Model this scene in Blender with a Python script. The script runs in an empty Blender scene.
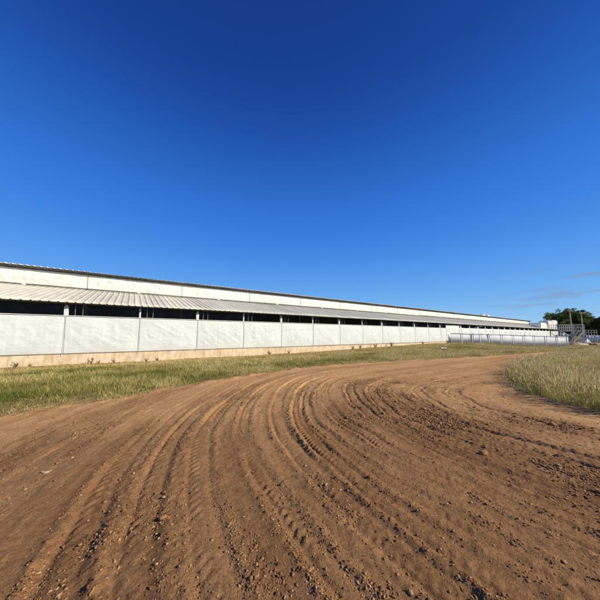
import bpy, math, random
import numpy as np
random.seed(7); RNG = np.random.default_rng(11)
scene = bpy.context.scene
COL = scene.collection
R = math.radians

# ------------------------------------------------------------------ camera numbers
# world: +X runs along the barn, +Y runs away from it behind the wall, camera over the origin
F = 246.0; TH = math.atan(357.0/246.0); CT, ST = math.cos(TH), math.sin(TH)
EYE = 1.7
def at(px, Z):                       # ground position for a bearing and a distance
    X = (px-300)/F*Z
    return (X*ST+Z*CT, -X*CT+Z*ST)

# ------------------------------------------------------------------ noise
def _h(ix, iy, seed):
    n = (ix.astype(np.int64)*374761393 + iy.astype(np.int64)*668265263 + seed*144665) & 0xffffffff
    n = ((n ^ (n >> 13))*1274126177) & 0xffffffff
    n = (n ^ (n >> 16)) & 0xffffffff
    return n/4294967295.0
def vnoise(x, y, seed=0):
    x = np.asarray(x, float); y = np.asarray(y, float)
    ix = np.floor(x); iy = np.floor(y); fx = x-ix; fy = y-iy
    ix = ix.astype(np.int64); iy = iy.astype(np.int64)
    u = fx*fx*fx*(fx*(fx*6-15)+10); v = fy*fy*fy*(fy*(fy*6-15)+10)
    a = _h(ix, iy, seed); b = _h(ix+1, iy, seed); c = _h(ix, iy+1, seed); d = _h(ix+1, iy+1, seed)
    return (a+(b-a)*u)*(1-v)+(c+(d-c)*u)*v
def fbm(x, y, o=4, seed=0, gain=.5):
    s = 0; a = 1; t = 0
    for i in range(o):
        s = s+a*(vnoise(x*2**i+17.3*i, y*2**i-9.1*i, seed+i)*2-1); t += a; a *= gain
    return s/t
def ridged(x, y, o=3, seed=0):
    s = 0; a = 1; t = 0
    for i in range(o):
        s = s+a*(1-np.abs(vnoise(x*2**i+5*i, y*2**i+3*i, seed+i)*2-1))**2; t += a; a *= .5
    return s/t
def ss(a, b, x):
    t = np.clip((np.asarray(x, float)-a)/(b-a), 0, 1); return t*t*(3-2*t)

# ------------------------------------------------------------------ terrain
ROAD_N = [(-60,9.5),(-20,8.4),(-2.2,7.7),(-.15,8.2),(.95,8.9),(2.06,9.15),(4.2,9.8),(7.2,10.45),(10.6,10.2),(14.5,9.56),(19.5,8.7),(25.9,7.3),(32,6.6),(38,6.0),(45,5.4),(60,2.6),(80,-3),(120,-14)]
def road_north(s): return np.interp(s, [p[0] for p in ROAD_N], [p[1] for p in ROAD_N])
ISL = [(8.0,-30),(8.2,-3),(8.3,.6),(8.8,1.5),(9.6,2.4),(10.9,3.1),(14,4.1),(20,5.0),(27,5.5),(33,5.9),(38,6.1),(45,5.6),(60,2.9),(80,-2.7),(120,-13.7)]
def island_edge(s): return np.interp(s, [p[0] for p in ISL[2:]], [p[1] for p in ISL[2:]])
def sd_grass(s, y):
    """>0 on grass, in metres from the road edge (either side)"""
    n = (y-road_north(s))
    isl = np.minimum(np.where(s < 8.3, -1, 1)*50 + 0*s, island_edge(s)-y)
    isl = np.where(y < .6, np.minimum(s-8.2, 3.0), isl)
    w = .34*fbm(s*1.1, y*1.1, 4, 5)+.20*fbm(s*5, y*5, 3, 9)
    return np.maximum(n, isl)+w
def track_uv(s, y):
    dx = np.minimum(s-9, 0); dy = y-1.5
    u = np.where(dy > 0, np.hypot(dx, dy), np.abs(dx))
    ang = np.arctan2(np.maximum(dy, 0), -dx+1e-9)
    v = np.where(dy < 0, dy, np.where(s > 9, u*0+11+(s-9), ang*7))
    return u, v
#      u0    half  depth lug
RUTS = [(2.35,.16,.030,.4),(3.15,.14,.028,.5),(3.75,.16,.036,.5),(4.55,.15,.030,.6),(5.2,.14,.034,.8),(5.85,.12,.026,1),(6.35,.10,.030,1.2),(6.72,.12,.040,1.4),
        (7.22,.13,.038,1.4),(7.75,.10,.026,1.2),(8.35,.14,.030,1.4),(8.95,.12,.034,1.2),(9.45,.12,.036,1.0),(10.3,.14,.016,.6),(11.2,.14,.014,.5)]
def base_h(s, y):
    h = .36*ss(8, 44, s)*ss(10, 17, y)*(1-ss(48, 78, s)) - .36*ss(36, 62, s)*(1-.5*ss(14, 20, y))
    h = h - .13*ss(12, 17.5, y)*(1-ss(12, 40, s)) + .03*fbm(s*.35, y*.35, 3, 31)
    far = np.hypot(s, y)
    return h + .25*ss(120, 500, far)*fbm(s*.01, y*.01, 2, 77)
def clod_mask(s, y):
    u, v = track_uv(s, y)
    m = .08+.50*ss(6.6, 4.2, u)*ss(1.2, 2.2, u)*(.55+.9*ss(-.2, .4, fbm(u*1.6, v*.4, 3, 43)))
    m = m + .45*ss(.1, .5, fbm(u*1.4, v*.35, 3, 41))*ss(11, 6, np.hypot(s, y))
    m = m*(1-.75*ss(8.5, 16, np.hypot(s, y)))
    return np.clip(m, 0, 1)
def road_h(s, y, fine=True):
    u, v = track_uv(s, y)
    uw = u+.16*fbm(v*.28, u*.15, 2, 51)+.05*fbm(v*1.1, u*.7, 2, 53)
    fade = 1-.80*ss(4.5, 14, np.hypot(s, y))
    h = 0*u
    for i, (u0, w, d, lug) in enumerate(RUTS):
        uu = uw+.10*np.sin(v*.33+i*1.7); x = uu-u0; wl = w*.85
        on = .35+.65*ss(-.35, .2, fbm(v*.4+i*9, u*0+i, 2, 61))
        dd = d*(.62 if u0 > 7.5 else .8)
        crumb = np.clip(1+1.6*fbm(s*21, y*21, 3, 171+i), 0, 2.4)
        line = -np.exp(-((x-wl)/.030)**2)*(.9+.5*fbm(v*4, u*0+i, 2, 75))-.55*np.exp(-((x+wl)/.034)**2)-.35*np.exp(-(x/wl)**6)
        berm = .62*np.exp(-((x-wl-.085)/.045)**2)*crumb+.45*np.exp(-((x+wl+.085)/.05)**2)*crumb
        lugs = np.clip(np.sin((v+.7*np.abs(x))*2*math.pi/.095+i)*2.0, -1, 1)*np.exp(-(x/(wl*.95))**6)*(.5+fbm(v*3, u*5, 2, 73+i))
        h = h+on*fade*(dd*(line+berm)+lugs*.0075*lug)
    h = h+.014*fbm(u*.9, v*.18, 3, 81)+.007*fbm(u*4.5, v*.5, 3, 83)+.005*fbm(u*13, v*1.6, 3, 85)*ss(16, 6, np.hypot(s, y))
    cm = clod_mask(s, y)*.8
    if fine:
        h = h+cm*(.012*(ridged(u*6.0, v*2.2, 3, 91)-.45)+.013*fbm(s*15, y*15, 3, 95)+.013*fbm(s*34, y*34, 2, 96))*fade
        h = h+.0045*fbm(s*24, y*24, 2, 97)+.010*fbm(s*3.3, y*3.3, 3, 99)
    return h
def height(s, y, fine=True):
    g = sd_grass(s, y)
    k = ss(.0, .35, g)
    berm = .05*np.exp(-((g-.12)/.25)**2)
    gr = .03+.05*fbm(s*1.1, y*1.1, 3, 3)+.02*fbm(s*6, y*6, 2, 4)
    return base_h(s, y)+road_h(s, y, fine)*(1-k)+gr*k+berm*(.5+.5*fbm(s*2.3, y*2.3, 2, 8))

# ------------------------------------------------------------------ object helpers
def tag(o, label=None, cat=None, group=None, kind=None):
    if label: o['label'] = label
    if cat: o['category'] = cat
    if group: o['group'] = group
    if kind: o['kind'] = kind
    return o
def empty(name, loc=(0,0,0), rz=0):
    o = bpy.data.objects.new(name, None); COL.objects.link(o)
    o.location = loc; o.rotation_euler = (0,0,rz); return o
def np_mesh(name, V, faces, mat, parent=None, smooth=False, attrs=None, mats=None, matidx=None):
    """faces: (n,k) int array or list of such arrays"""
    if not isinstance(faces, list): faces = [faces]
    me = bpy.data.meshes.new(name)
    V = np.asarray(V, np.float32); me.vertices.add(len(V)); me.vertices.foreach_set('co', V.ravel())
    li = np.concatenate([f.ravel() for f in faces]).astype(np.int32)
    tot = np.concatenate([np.full(len(f), f.shape[1], np.int32) for f in faces])
    st = np.concatenate([[0], np.cumsum(tot)[:-1]]).astype(np.int32)
    me.loops.add(len(li)); me.loops.foreach_set('vertex_index', li)
    me.polygons.add(len(tot)); me.polygons.foreach_set('loop_start', st); me.polygons.foreach_set('loop_total', tot)
    if smooth: me.polygons.foreach_set('use_smooth', np.ones(len(tot), bool))
    for m in (mats or [mat]): me.materials.append(m)
    if matidx is not None: me.polygons.foreach_set('material_index', np.asarray(matidx, np.int32))
    me.update(calc_edges=True)
    if attrs:
        for k, a in attrs.items():
            at_ = me.attributes.new(k, 'FLOAT', 'POINT'); at_.data.foreach_set('value', np.asarray(a, np.float32))
    o = bpy.data.objects.new(name, me); COL.objects.link(o)
    if parent: o.parent = parent
    return o
class MB:
    def __init__(s): s.v = []; s.f = []
    def add(s, vs, fs):
        b = len(s.v); s.v += [tuple(v) for v in vs]; s.f += [tuple(i+b for i in f) for f in fs]
    def box(s, x0, x1, y0, y1, z0, z1):
        s.add([(x0,y0,z0),(x1,y0,z0),(x1,y1,z0),(x0,y1,z0),(x0,y0,z1),(x1,y0,z1),(x1,y1,z1),(x0,y1,z1)],
              [(0,3,2,1),(4,5,6,7),(0,1,5,4),(1,2,6,5),(2,3,7,6),(3,0,4,7)])
    def bar(s, a, b, w, d=None, n=4, w2=None):
        """prism along a->b, n sides"""
        from mathutils import Vector
        a = Vector(a); b = Vector(b); t = (b-a).normalized()
        up = Vector((0,0,1)) if abs(t.z) < .9 else Vector((1,0,0))
        p = t.cross(up).normalized(); q = p.cross(t).normalized()
        d = d or w; k = 1 if w2 is None else w2/w; vs = []
        off = math.pi/4 if n == 4 else 0; sc = math.sqrt(.5) if n == 4 else .5
        for c, m in ((a,1),(b,k)):
            for i in range(n):
                an = off+2*math.pi*i/n
                vs.append(c+p*math.cos(an)*w*sc*m+q*math.sin(an)*d*sc*m)
        fs = [(i,(i+1)%n,n+(i+1)%n,n+i) for i in range(n)]+[tuple(range(n))[::-1], tuple(range(n,2*n))]
        s.add(vs, fs)
    def build(s, name, mat, parent=None, bevel=0, smooth=False):
        me = bpy.data.meshes.new(name); me.from_pydata(s.v, [], s.f); me.materials.append(mat); me.update()
        if smooth: me.polygons.foreach_set('use_smooth', np.ones(len(me.polygons), bool))
        o = bpy.data.objects.new(name, me); COL.objects.link(o)
        if parent: o.parent = parent
        if bevel:
            m = o.modifiers.new('bevel', 'BEVEL'); m.width = bevel; m.segments = 2
        return o
def copy_tree(o, parent=None):
    c = o.copy(); COL.objects.link(c)
    if parent: c.parent = parent
    for ch in list(o.children): copy_tree(ch, c)
    return c

# ------------------------------------------------------------------ materials
class NT:
    def __init__(s, name, rough=.8, spec=.3):
        s.m = bpy.data.materials.new(name); s.m.use_nodes = True; s.t = s.m.node_tree
        s.b = s.t.nodes['Principled BSDF']; s.b.inputs['Roughness'].default_value = rough
        s.b.inputs['Specular IOR Level'].default_value = spec
    def n(s, typ, **kw):
        nd = s.t.nodes.new(typ)
        for k, v in kw.items():
            if k in nd.inputs: nd.inputs[k].default_value = v
            else: setattr(nd, k, v)
        return nd
    def l(s, a, b): s.t.links.new(a, b)
    def coord(s, scale=(1,1,1)):
        g = s.n('ShaderNodeNewGeometry'); mp = s.n('ShaderNodeMapping'); mp.inputs['Scale'].default_value = scale
        s.l(g.outputs['Position'], mp.inputs['Vector']); return mp.outputs['Vector']
    def noise(s, scale, detail=4, rough=.55, vec=None):
        nd = s.n('ShaderNodeTexNoise'); nd.inputs['Scale'].default_value = scale
        nd.inputs['Detail'].default_value = detail; nd.inputs['Roughness'].default_value = rough
        s.l(vec if vec is not None else s.coord(), nd.inputs['Vector']); return nd.outputs['Fac']
    def ramp(s, fac, stops):
        r = s.n('ShaderNodeValToRGB'); e = r.color_ramp.elements
        while len(e) < len(stops): e.new(.5)
        for el, (p, c) in zip(e, stops): el.position = p; el.color = (*c, 1)
        s.l(fac, r.inputs['Fac']); return r.outputs['Color']
    def mix(s, f, a, b, mode='MIX'):
        m = s.n('ShaderNodeMix'); m.data_type = 'RGBA'; m.blend_type = mode
        for sock, v in ((m.inputs[0], f), (m.inputs[6], a), (m.inputs[7], b)):
            if isinstance(v, (int, float)): sock.default_value = v
            elif isinstance(v, tuple): sock.default_value = (*v, 1)
            else: s.l(v, sock)
        return m.outputs[2]
    def math(s, op, a, b=0.0):
        m = s.n('ShaderNodeMath'); m.operation = op
        for sock, v in ((m.inputs[0], a), (m.inputs[1], b)):
            if isinstance(v, (int, float)): sock.default_value = v
            else: s.l(v, sock)
        return m.outputs[0]
    def attr(s, name):
        a = s.n('ShaderNodeAttribute'); a.attribute_name = name; return a.outputs['Fac']
    def color(s, c):
        if isinstance(c, tuple): s.b.inputs['Base Color'].default_value = (*c, 1)
        else: s.l(c, s.b.inputs['Base Color'])
    def bump(s, h, strength=.5, dist=.02):
        b = s.n('ShaderNodeBump'); b.inputs['Strength'].default_value = strength; b.inputs['Distance'].default_value = dist
        s.l(h, b.inputs['Height']); s.l(b.outputs['Normal'], s.b.inputs['Normal'])

def mat_plain(name, c1, c2, scale=3, rough=.8, spec=.3, metal=0, bump=0, stretch=(1,1,1)):
    t = NT(name, rough, spec); v = t.coord(stretch)
    t.color(t.ramp(t.noise(scale, 5, .6, v), [(.3, c1), (.7, c2)])); t.b.inputs['Metallic'].default_value = metal
    if bump: t.bump(t.noise(scale*8, 4, .6, v), .4, bump)
    return t.m
# dirt road
t = NT('dirt', 1, .03)
c = t.ramp(t.noise(.9, 6, .6), [(.3, (.31,.165,.066)), (.5, (.385,.210,.084)), (.72, (.45,.258,.106))])
c = t.mix(t.attr('clod'), c, t.ramp(t.noise(9, 5, .65), [(.3, (.150,.077,.035)), (.7, (.285,.152,.068))]))  # colour of clods; the attribute also carries vignetting painted in near the camera
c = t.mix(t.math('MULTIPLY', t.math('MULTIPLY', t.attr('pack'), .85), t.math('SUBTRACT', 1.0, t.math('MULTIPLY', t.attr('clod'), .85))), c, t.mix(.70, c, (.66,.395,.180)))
c = t.mix(t.ramp(t.noise(2.6, 6, .7), [(.50, (0,0,0)), (.68, (.65,.65,.65))]), c, t.mix(.55, c, (.18,.092,.034)))
sp = t.ramp(t.noise(60, 3, .6), [(.33, (.62,.60,.58)), (.5, (1,1,1)), (.70, (1.28,1.24,1.2))])
c = t.mix(.75, c, sp, 'MULTIPLY')
t.color(c); hh = t.math('ADD', t.noise(45, 5, .65), t.math('MULTIPLY', t.noise(140, 3, .6), .4)); t.bump(hh, .9, .012)
M_DIRT = t.m
# ground below the grass
t = NT('ground_soil', 1, .03)
c = t.ramp(t.noise(.6, 6, .6), [(.3, (.165,.125,.048)), (.55, (.27,.19,.078)), (.75, (.38,.26,.11))])
c = t.mix(.6, c, t.ramp(t.noise(18, 5, .7), [(.3, (.55,.55,.5)), (.7, (1.2,1.2,1.2))]), 'MULTIPLY')
t.color(c); t.bump(t.noise(25, 5, .6), .8, .02); M_SOIL = t.m
t = NT('clod', 1, .03)
c = t.ramp(t.attr('tint'), [(0, (.120,.060,.027)), (.6, (.300,.158,.066)), (.93, (.42,.26,.13)), (1, (.46,.33,.20))])
t.color(c); t.bump(t.noise(90, 3, .6), .6, .006); M_CLOD = t.m
def grass_mat(name, stops, rough=.7):
    t = NT(name, 1.0, .04)
    c = t.ramp(t.attr('tint'), stops); t.color(c)
    tr = t.n('ShaderNodeBsdfTranslucent'); t.l(c, tr.inputs['Color'])
    mx = t.n('ShaderNodeMixShader'); mx.inputs[0].default_value = .3
    t.l(t.b.outputs[0], mx.inputs[1]); t.l(tr.outputs[0], mx.inputs[2])
    t.l(mx.outputs[0], t.t.nodes['Material Output'].inputs['Surface']); return t.m
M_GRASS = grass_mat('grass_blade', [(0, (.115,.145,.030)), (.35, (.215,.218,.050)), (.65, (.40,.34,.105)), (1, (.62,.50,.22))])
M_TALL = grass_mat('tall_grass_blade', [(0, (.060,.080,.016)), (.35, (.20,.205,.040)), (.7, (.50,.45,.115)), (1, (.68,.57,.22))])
M_SEED = grass_mat('seed_head', [(0, (.58,.47,.20)), (.5, (.76,.64,.32)), (1, (.86,.75,.45))])
M_WEED = grass_mat('weed_leaf', [(0, (.07,.08,.03)), (.5, (.17,.13,.055)), (1, (.28,.15,.07))])
M_LEAF = grass_mat('tree_leaf', [(0, (.06,.085,.020)), (.5, (.12,.15,.034)), (1, (.24,.25,.055))])
M_LEAFD = grass_mat('dark_tree_leaf', [(0, (.028,.042,.018)), (.5, (.050,.070,.026)), (1, (.10,.12,.04))])
M_BARK = mat_plain('bark', (.10,.075,.05), (.19,.15,.11), 6, bump=.03, stretch=(1,1,.25))
# curtain tarpaulin
def tarp_mat(name, c1, c2, trans=.12):
    t = NT(name, .55, .35)
    c = t.ramp(t.noise(.8, 5, .6), [(.3, c1), (.7, c2)])
    # woven bands and faint water streaks
    v = t.coord((9, 9, .5)); st = t.ramp(t.noise(1, 4, .6, v), [(.30, (.90,.89,.86)), (.5, (1,1,1))])
    c = t.mix(.5, c, st, 'MULTIPLY')
    v = t.coord((.4, .4, 7)); st = t.ramp(t.noise(1, 3, .6, v), [(.33, (.93,.92,.91)), (.52, (1,1,1))])
    c = t.mix(.5, c, st, 'MULTIPLY'); 
    # red dust splashed on the lower hem
    g = t.n('ShaderNodeNewGeometry'); sx = t.n('ShaderNodeSeparateXYZ'); t.l(g.outputs['Position'], sx.inputs[0])
    hm = t.n('ShaderNodeMapRange'); hm.inputs['From Min'].default_value = .55; hm.inputs['From Max'].default_value = 1.05
    hm.inputs['To Min'].default_value = .55; hm.inputs['To Max'].default_value = 0
    t.l(sx.outputs['Z'], hm.inputs['Value'])
    f = t.math('MULTIPLY', hm.outputs[0], t.ramp(t.noise(2.2, 5, .65), [(.35, (0,0,0)), (.75, (1,1,1))]))
    c = t.mix(f, c, (.62,.46,.32)); t.color(c)
    t.bump(t.noise(5, 6, .6, t.coord((1,1,1.4))), .35, .05)
    tr = t.n('ShaderNodeBsdfTranslucent'); t.l(c, tr.inputs['Color'])
    mx = t.n('ShaderNodeMixShader'); mx.inputs[0].default_value = trans
    t.l(t.b.outputs[0], mx.inputs[1]); t.l(tr.outputs[0], mx.inputs[2])
    t.l(mx.outputs[0], t.t.nodes['Material Output'].inputs['Surface']); return t.m
M_TARP = tarp_mat('white_curtain', (.62,.66,.615), (.69,.725,.675), .02)
M_TARPU = tarp_mat('ivory_curtain', (.72,.71,.62), (.79,.775,.68), .02)
# roof sheet
t = NT('roof_sheet', .9, .05)
g = t.n('ShaderNodeNewGeometry'); sx = t.n('ShaderNodeSeparateXYZ'); t.l(g.outputs['Position'], sx.inputs[0])
pn = t.math('FLOOR', t.math('DIVIDE', sx.outputs['X'], 1.14)); wn = t.n('ShaderNodeTexWhiteNoise'); wn.noise_dimensions = '1D'; t.l(pn, wn.inputs['W'])
c = t.ramp(t.noise(1.3, 6, .65, t.coord((2.5,.5,.5))), [(.3, (.52,.50,.405)), (.62, (.70,.665,.54)), (.8, (.62,.565,.43))])
c = t.mix(.8, c, t.ramp(wn.outputs['Value'], [(0, (.80,.80,.79)), (1, (1.1,1.1,1.08))]), 'MULTIPLY')
t.color(c); M_ROOF = t.m
t = NT('base_concrete', .9, .2)
c = t.ramp(t.noise(1.6, 6, .65), [(.3, (.58,.45,.28)), (.55, (.70,.57,.38)), (.75, (.76,.65,.47))])
v = t.coord((4, 4, .8)); c = t.mix(.7, c, t.ramp(t.noise(1, 5, .7, v), [(.32, (.60,.48,.36)), (.55, (1,1,1))]), 'MULTIPLY')
c = t.mix(t.ramp(t.noise(3.5, 6, .7), [(.56, (0,0,0)), (.70, (.5,.5,.5))]), c, (.46,.31,.18))
t.color(c); t.bump(t.noise(14, 5, .6), .4, .01); M_BASE = t.m
M_POST = mat_plain('post_paint', (.60,.60,.56), (.72,.72,.67), 2.5, .6)
M_GALV = mat_plain('galvanised_pipe', (.33,.33,.30), (.44,.44,.40), 4, .85, .1, 0)
M_PIPE = mat_plain('painted_pipe', (.55,.55,.55), (.66,.66,.64), 4, .6, .4, 0)
M_STEELD = mat_plain('dark_steel', (.10,.10,.105), (.17,.17,.17), 4, .6)
M_FENCE = mat_plain('fence_sheet', (.74,.75,.68), (.86,.86,.78), 1.2, .9, .06, 0, stretch=(1,1,.3))
M_FENCEW = mat_plain('fence_sheet_pale', (.84,.84,.77), (.90,.89,.82), 1.2, .9, .06, 0, stretch=(1,1,.3))
M_FPOST = mat_plain('fence_post', (.30,.29,.27), (.42,.41,.38), 4, .7)
M_RUST = mat_plain('rusty_steel', (.22,.11,.06), (.33,.19,.11), 6, .8)
M_WOOD = mat_plain('old_timber', (.25,.16,.09), (.40,.27,.16), 5, .85, stretch=(.5,1,1))
M_POLE = mat_plain('pale_pole', (.55,.51,.43), (.68,.63,.54), 2, .8, stretch=(1,1,.3))
M_WHITE = mat_plain('white_sheet', (.66,.66,.63), (.78,.77,.74), 2, .7)
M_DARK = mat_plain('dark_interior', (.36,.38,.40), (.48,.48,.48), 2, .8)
M_STONE = mat_plain('pale_stone', (.31,.24,.15), (.42,.34,.23), 30, .85, bump=.004)

# ------------------------------------------------------------------ ground sheets
def spacing(lo, hi, fine, a, b, grow=1.06, maxstep=60):
    xs = list(np.arange(a, b, fine)); st = fine; x = xs[-1]
    while x < hi: st = min(st*grow, maxstep); x += st; xs.append(x)
    st = fine; x = xs[0]; left = []
    while x > lo: st = min(st*grow, maxstep); x -= st; left.append(x)
    return np.array(left[::-1]+xs)
gx = spacing(-1500, 2500, .0145, -1.6, 6.6, 1.02)
gy = spacing(-1500, 2500, .0145, .2, 7.4, 1.02)
GX, GY = np.meshgrid(gx, gy)
HZ = height(GX, GY)
SDG = sd_grass(GX, GY)
V = np.stack([GX.ravel(), GY.ravel(), HZ.ravel()], 1)
ny, nx = GX.shape
idx = np.arange(nx*ny).reshape(ny, nx)
Q = np.stack([idx[:-1,:-1], idx[:-1,1:], idx[1:,1:], idx[1:,:-1]], -1).reshape(-1, 4)
gc = (SDG[:-1,:-1]+SDG[1:,1:]).reshape(-1)/2
def sub_mesh(name, sel, mat, attrs):
    q = Q[sel]; used = np.unique(q); remap = np.zeros(len(V), np.int64); remap[used] = np.arange(len(used))
    return np_mesh(name, V[used], remap[q], mat, smooth=True, attrs={k: a.ravel()[used] for k, a in attrs.items()})
CLOD_VIGNETTE = clod_mask(GX, GY)*(.55+.6*np.clip(fbm(GX*2.5, GY*2.5, 3, 14)+.4, 0, 1))+.68*ss(9.5, 3.5, np.hypot(GX, GY)+2.2*fbm(GX*.5, GY*.5, 3, 18))  # tone of clods, plus lens vignetting painted as darker dirt towards the camera
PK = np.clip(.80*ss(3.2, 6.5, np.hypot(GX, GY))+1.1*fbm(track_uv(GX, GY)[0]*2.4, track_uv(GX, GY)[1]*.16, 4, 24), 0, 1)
CLOD_VIGNETTE = np.clip(CLOD_VIGNETTE, 0, 1)
tag(sub_mesh('ground', gc > 0.05, M_SOIL, {}), kind='structure')
tag(sub_mesh('dirt_road', gc <= 0.05, M_DIRT, {'clod': CLOD_VIGNETTE, 'pack': PK}), kind='structure')  # this layer holds real clods and the painted near-camera darkening
del GX, GY, HZ, SDG, Q

# ------------------------------------------------------------------ loose clods
def blob(n=1):
    import bmesh
    bm = bmesh.new(); bmesh.ops.create_icosphere(bm, subdivisions=n, radius=1)
    v = np.array([w.co[:] for w in bm.verts]); f = np.array([[w.index for w in fc.verts] for fc in bm.faces]); bm.free(); return v, f
bv, bf = blob(1)
N = 560000
r = 1.1+17*RNG.random(N)**1.9; an = TH+RNG.uniform(-1.25, 1.25, N)
cs, cy = r*np.cos(an), r*np.sin(an)
cm = clod_mask(cs, cy); u_, v_ = track_uv(cs, cy)
edge = np.zeros(N)
for i, (u0, w, d, lug) in enumerate(RUTS):
    uu = u_+.16*fbm(v_*.28, u_*.15, 2, 51)+.05*fbm(v_*1.1, u_*.7, 2, 53)+.10*np.sin(v_*.33+i*1.7)
    q = np.abs(uu-u0)-w*.85-.06; edge = np.maximum(edge, np.exp(-(q/.07)**2)*(.5+.5*ss(-.3, .3, fbm(v_*.8, u_*0+i, 2, 27))))
patch = ss(-.15, .35, fbm(cs*1.7, cy*1.7, 3, 22))
prob = np.clip(.03+.9*cm**1.6*patch+.60*edge*(.25+patch)*ss(14, 5, r), 0, 1)*np.clip((r/7)**.2, 0, 1)
g_ = sd_grass(cs, cy)
keep = (RNG.random(N) < prob*1.05) & (g_ < .15)
cs, cy, cm, r = cs[keep], cy[keep], cm[keep], r[keep]; N = len(cs)
size = (.0028+.0075*RNG.random(N)**2.4+.012*RNG.random(N)**20)*(.7+.6*cm)*(1+.06*r)
sc = size[:,None]*np.stack([RNG.uniform(.6,1.6,N), RNG.uniform(.6,1.2,N), RNG.uniform(.35,.85,N)], 1)
rot = RNG.uniform(0, 2*np.pi, N); P = bv[None]*sc[:,None,:]*(1+.55*(RNG.random((N, len(bv), 1))-.5)*2)
c_, s_ = np.cos(rot)[:,None], np.sin(rot)[:,None]
X = P[:,:,0]*c_-P[:,:,1]*s_+cs[:,None]; Y = P[:,:,0]*s_+P[:,:,1]*c_+cy[:,None]
Zz = P[:,:,2]+(height(cs, cy)+size*RNG.uniform(-.25, .4, N))[:,None]
VV = np.stack([X, Y, Zz], -1).reshape(-1, 3); FF = (bf[None]+(np.arange(N)*len(bv))[:,None,None]).reshape(-1, 3)
tint = np.repeat(np.clip(RNG.random(N)*.95, 0, 1)+(RNG.random(N) < .006)*.5, len(bv))
o = np_mesh('dirt_clods', VV, FF, M_CLOD, attrs={'tint': np.clip(tint, 0, 1)})
tag(o, 'loose brown dirt clods scattered over the rutted road', 'dirt clods', kind='stuff')
print('clods', N)

# ------------------------------------------------------------------ grass
def make_blades(name, s, y, h, w, tint, mat, lean=.45, head=None, headmat=None):
    n = len(s); z = height(s, y, False)
    a = RNG.uniform(0, 2*np.pi, n); dx, dy = np.cos(a), np.sin(a)
    b = RNG.uniform(0, 2*np.pi, n); L = h*lean*RNG.uniform(.1, 1, n); lx, ly = np.cos(b)*L+.10*h, np.sin(b)*L
    w2 = w*.5
    def p(k, o_, hh, ll): return np.stack([s+lx*ll+dx*o_*w2, y+ly*ll+dy*o_*w2, z-.015+h*hh], 1)
    V = np.stack([p(0,-1,0,0), p(0,1,0,0), p(0,.75,.55,.3), p(0,-.75,.55,.3), p(0,0,1,1)], 1)
    base = (np.arange(n)*5)[:,None]
    quads = base+np.array([[0,1,2,3]]); tris = base+np.array([[3,2,4]])
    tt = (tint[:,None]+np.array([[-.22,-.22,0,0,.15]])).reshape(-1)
    VV = V.reshape(-1,3); faces = [quads, tris]; mi = [np.zeros(n), np.zeros(n)]
    if head is not None:
        k = np.where(head)[0]; m = len(k)
        tip = np.stack([s[k]+lx[k], y[k]+ly[k], z[k]-.015+h[k]], 1); hl = h[k]*RNG.uniform(.20, .42, m)
        ddx = np.stack([lx[k]*.3, ly[k]*.3, hl], 1); hw = (w[k]*RNG.uniform(1.0, 2.1, m))[:,None]
        side = np.stack([dx[k], dy[k], 0*dx[k]], 1); side2 = np.stack([-dy[k], dx[k], 0*dx[k]], 1)
        H = np.stack([tip-ddx*.25, tip+ddx*.3+side*hw, tip+ddx, tip+ddx*.3-side*hw, tip+ddx*.3+side2*hw, tip+ddx*.3-side2*hw], 1)
        hb = (len(VV)+np.arange(m)*6)[:,None]
        hq = np.concatenate([hb+np.array([[0,1,2,3]]), hb+np.array([[0,4,2,5]])])
        VV = np.concatenate([VV, H.reshape(-1,3)]); tt = np.concatenate([tt, np.repeat(RNG.random(m), 6)])
        faces.append(hq); mi.append(np.ones(len(hq)))
    return np_mesh(name, VV, faces, mat, mats=[mat, headmat] if head is not None else None,
                   matidx=np.concatenate(mi) if head is not None else None, attrs={'tint': np.clip(tt, 0, 1)})
def scatter(n, r0, r1, pw, spread=1.35):
    r = (r0**pw+RNG.random(n)*(r1**pw-r0**pw))**(1/pw); a = TH+RNG.uniform(-spread, spread, n)
    return r*np.cos(a), r*np.sin(a), r
# strip in front of the barn
s, y, r = scatter(1150000, 4.2, 75, .55)
g = sd_grass(s, y); strip = (y > 4) & (y > road_north(s)-1.0)
wallgap = 20.35-y
den = (ss(-.12, .25, g)+.35*ss(.15, .45, fbm(s*4, y*4, 2, 66))*ss(-.7, -.1, g))*(.22+.78*ss(-.45, .2, fbm(s*.8, y*.8, 3, 12)+.3*fbm(s*4, y*4, 2, 13)))
ok = strip & (RNG.random(len(s)) < den) & ((wallgap > .05) | (s > 131)) & ~((s>131)&(y>60))
s, y, r, g = s[ok], y[ok], r[ok], g[ok]
print('strip blades', len(s))
pt = fbm(s*.35, y*.5, 3, 15); pt2 = fbm(s*2.2, y*2.2, 3, 16)
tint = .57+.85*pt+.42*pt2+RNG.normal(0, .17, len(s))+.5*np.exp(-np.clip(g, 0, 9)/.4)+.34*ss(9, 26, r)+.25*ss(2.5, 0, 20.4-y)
hh = (.045+.11*RNG.random(len(s))**1.8)*(1+1.3*np.clip(pt2+.2, 0, 1))*ss(-.3, .9, g)+.025
hh = hh*(1-.35*ss(16, 40, r))*(1-.45*ss(3.5, .5, 20.4-y))
ww = .0042*(1+r*.16)*RNG.uniform(.6, 1.4, len(s))
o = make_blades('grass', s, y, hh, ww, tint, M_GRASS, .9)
tag(o, 'short olive and straw coloured grass between the dirt road and the long barn', 'grass', kind='stuff')
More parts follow.
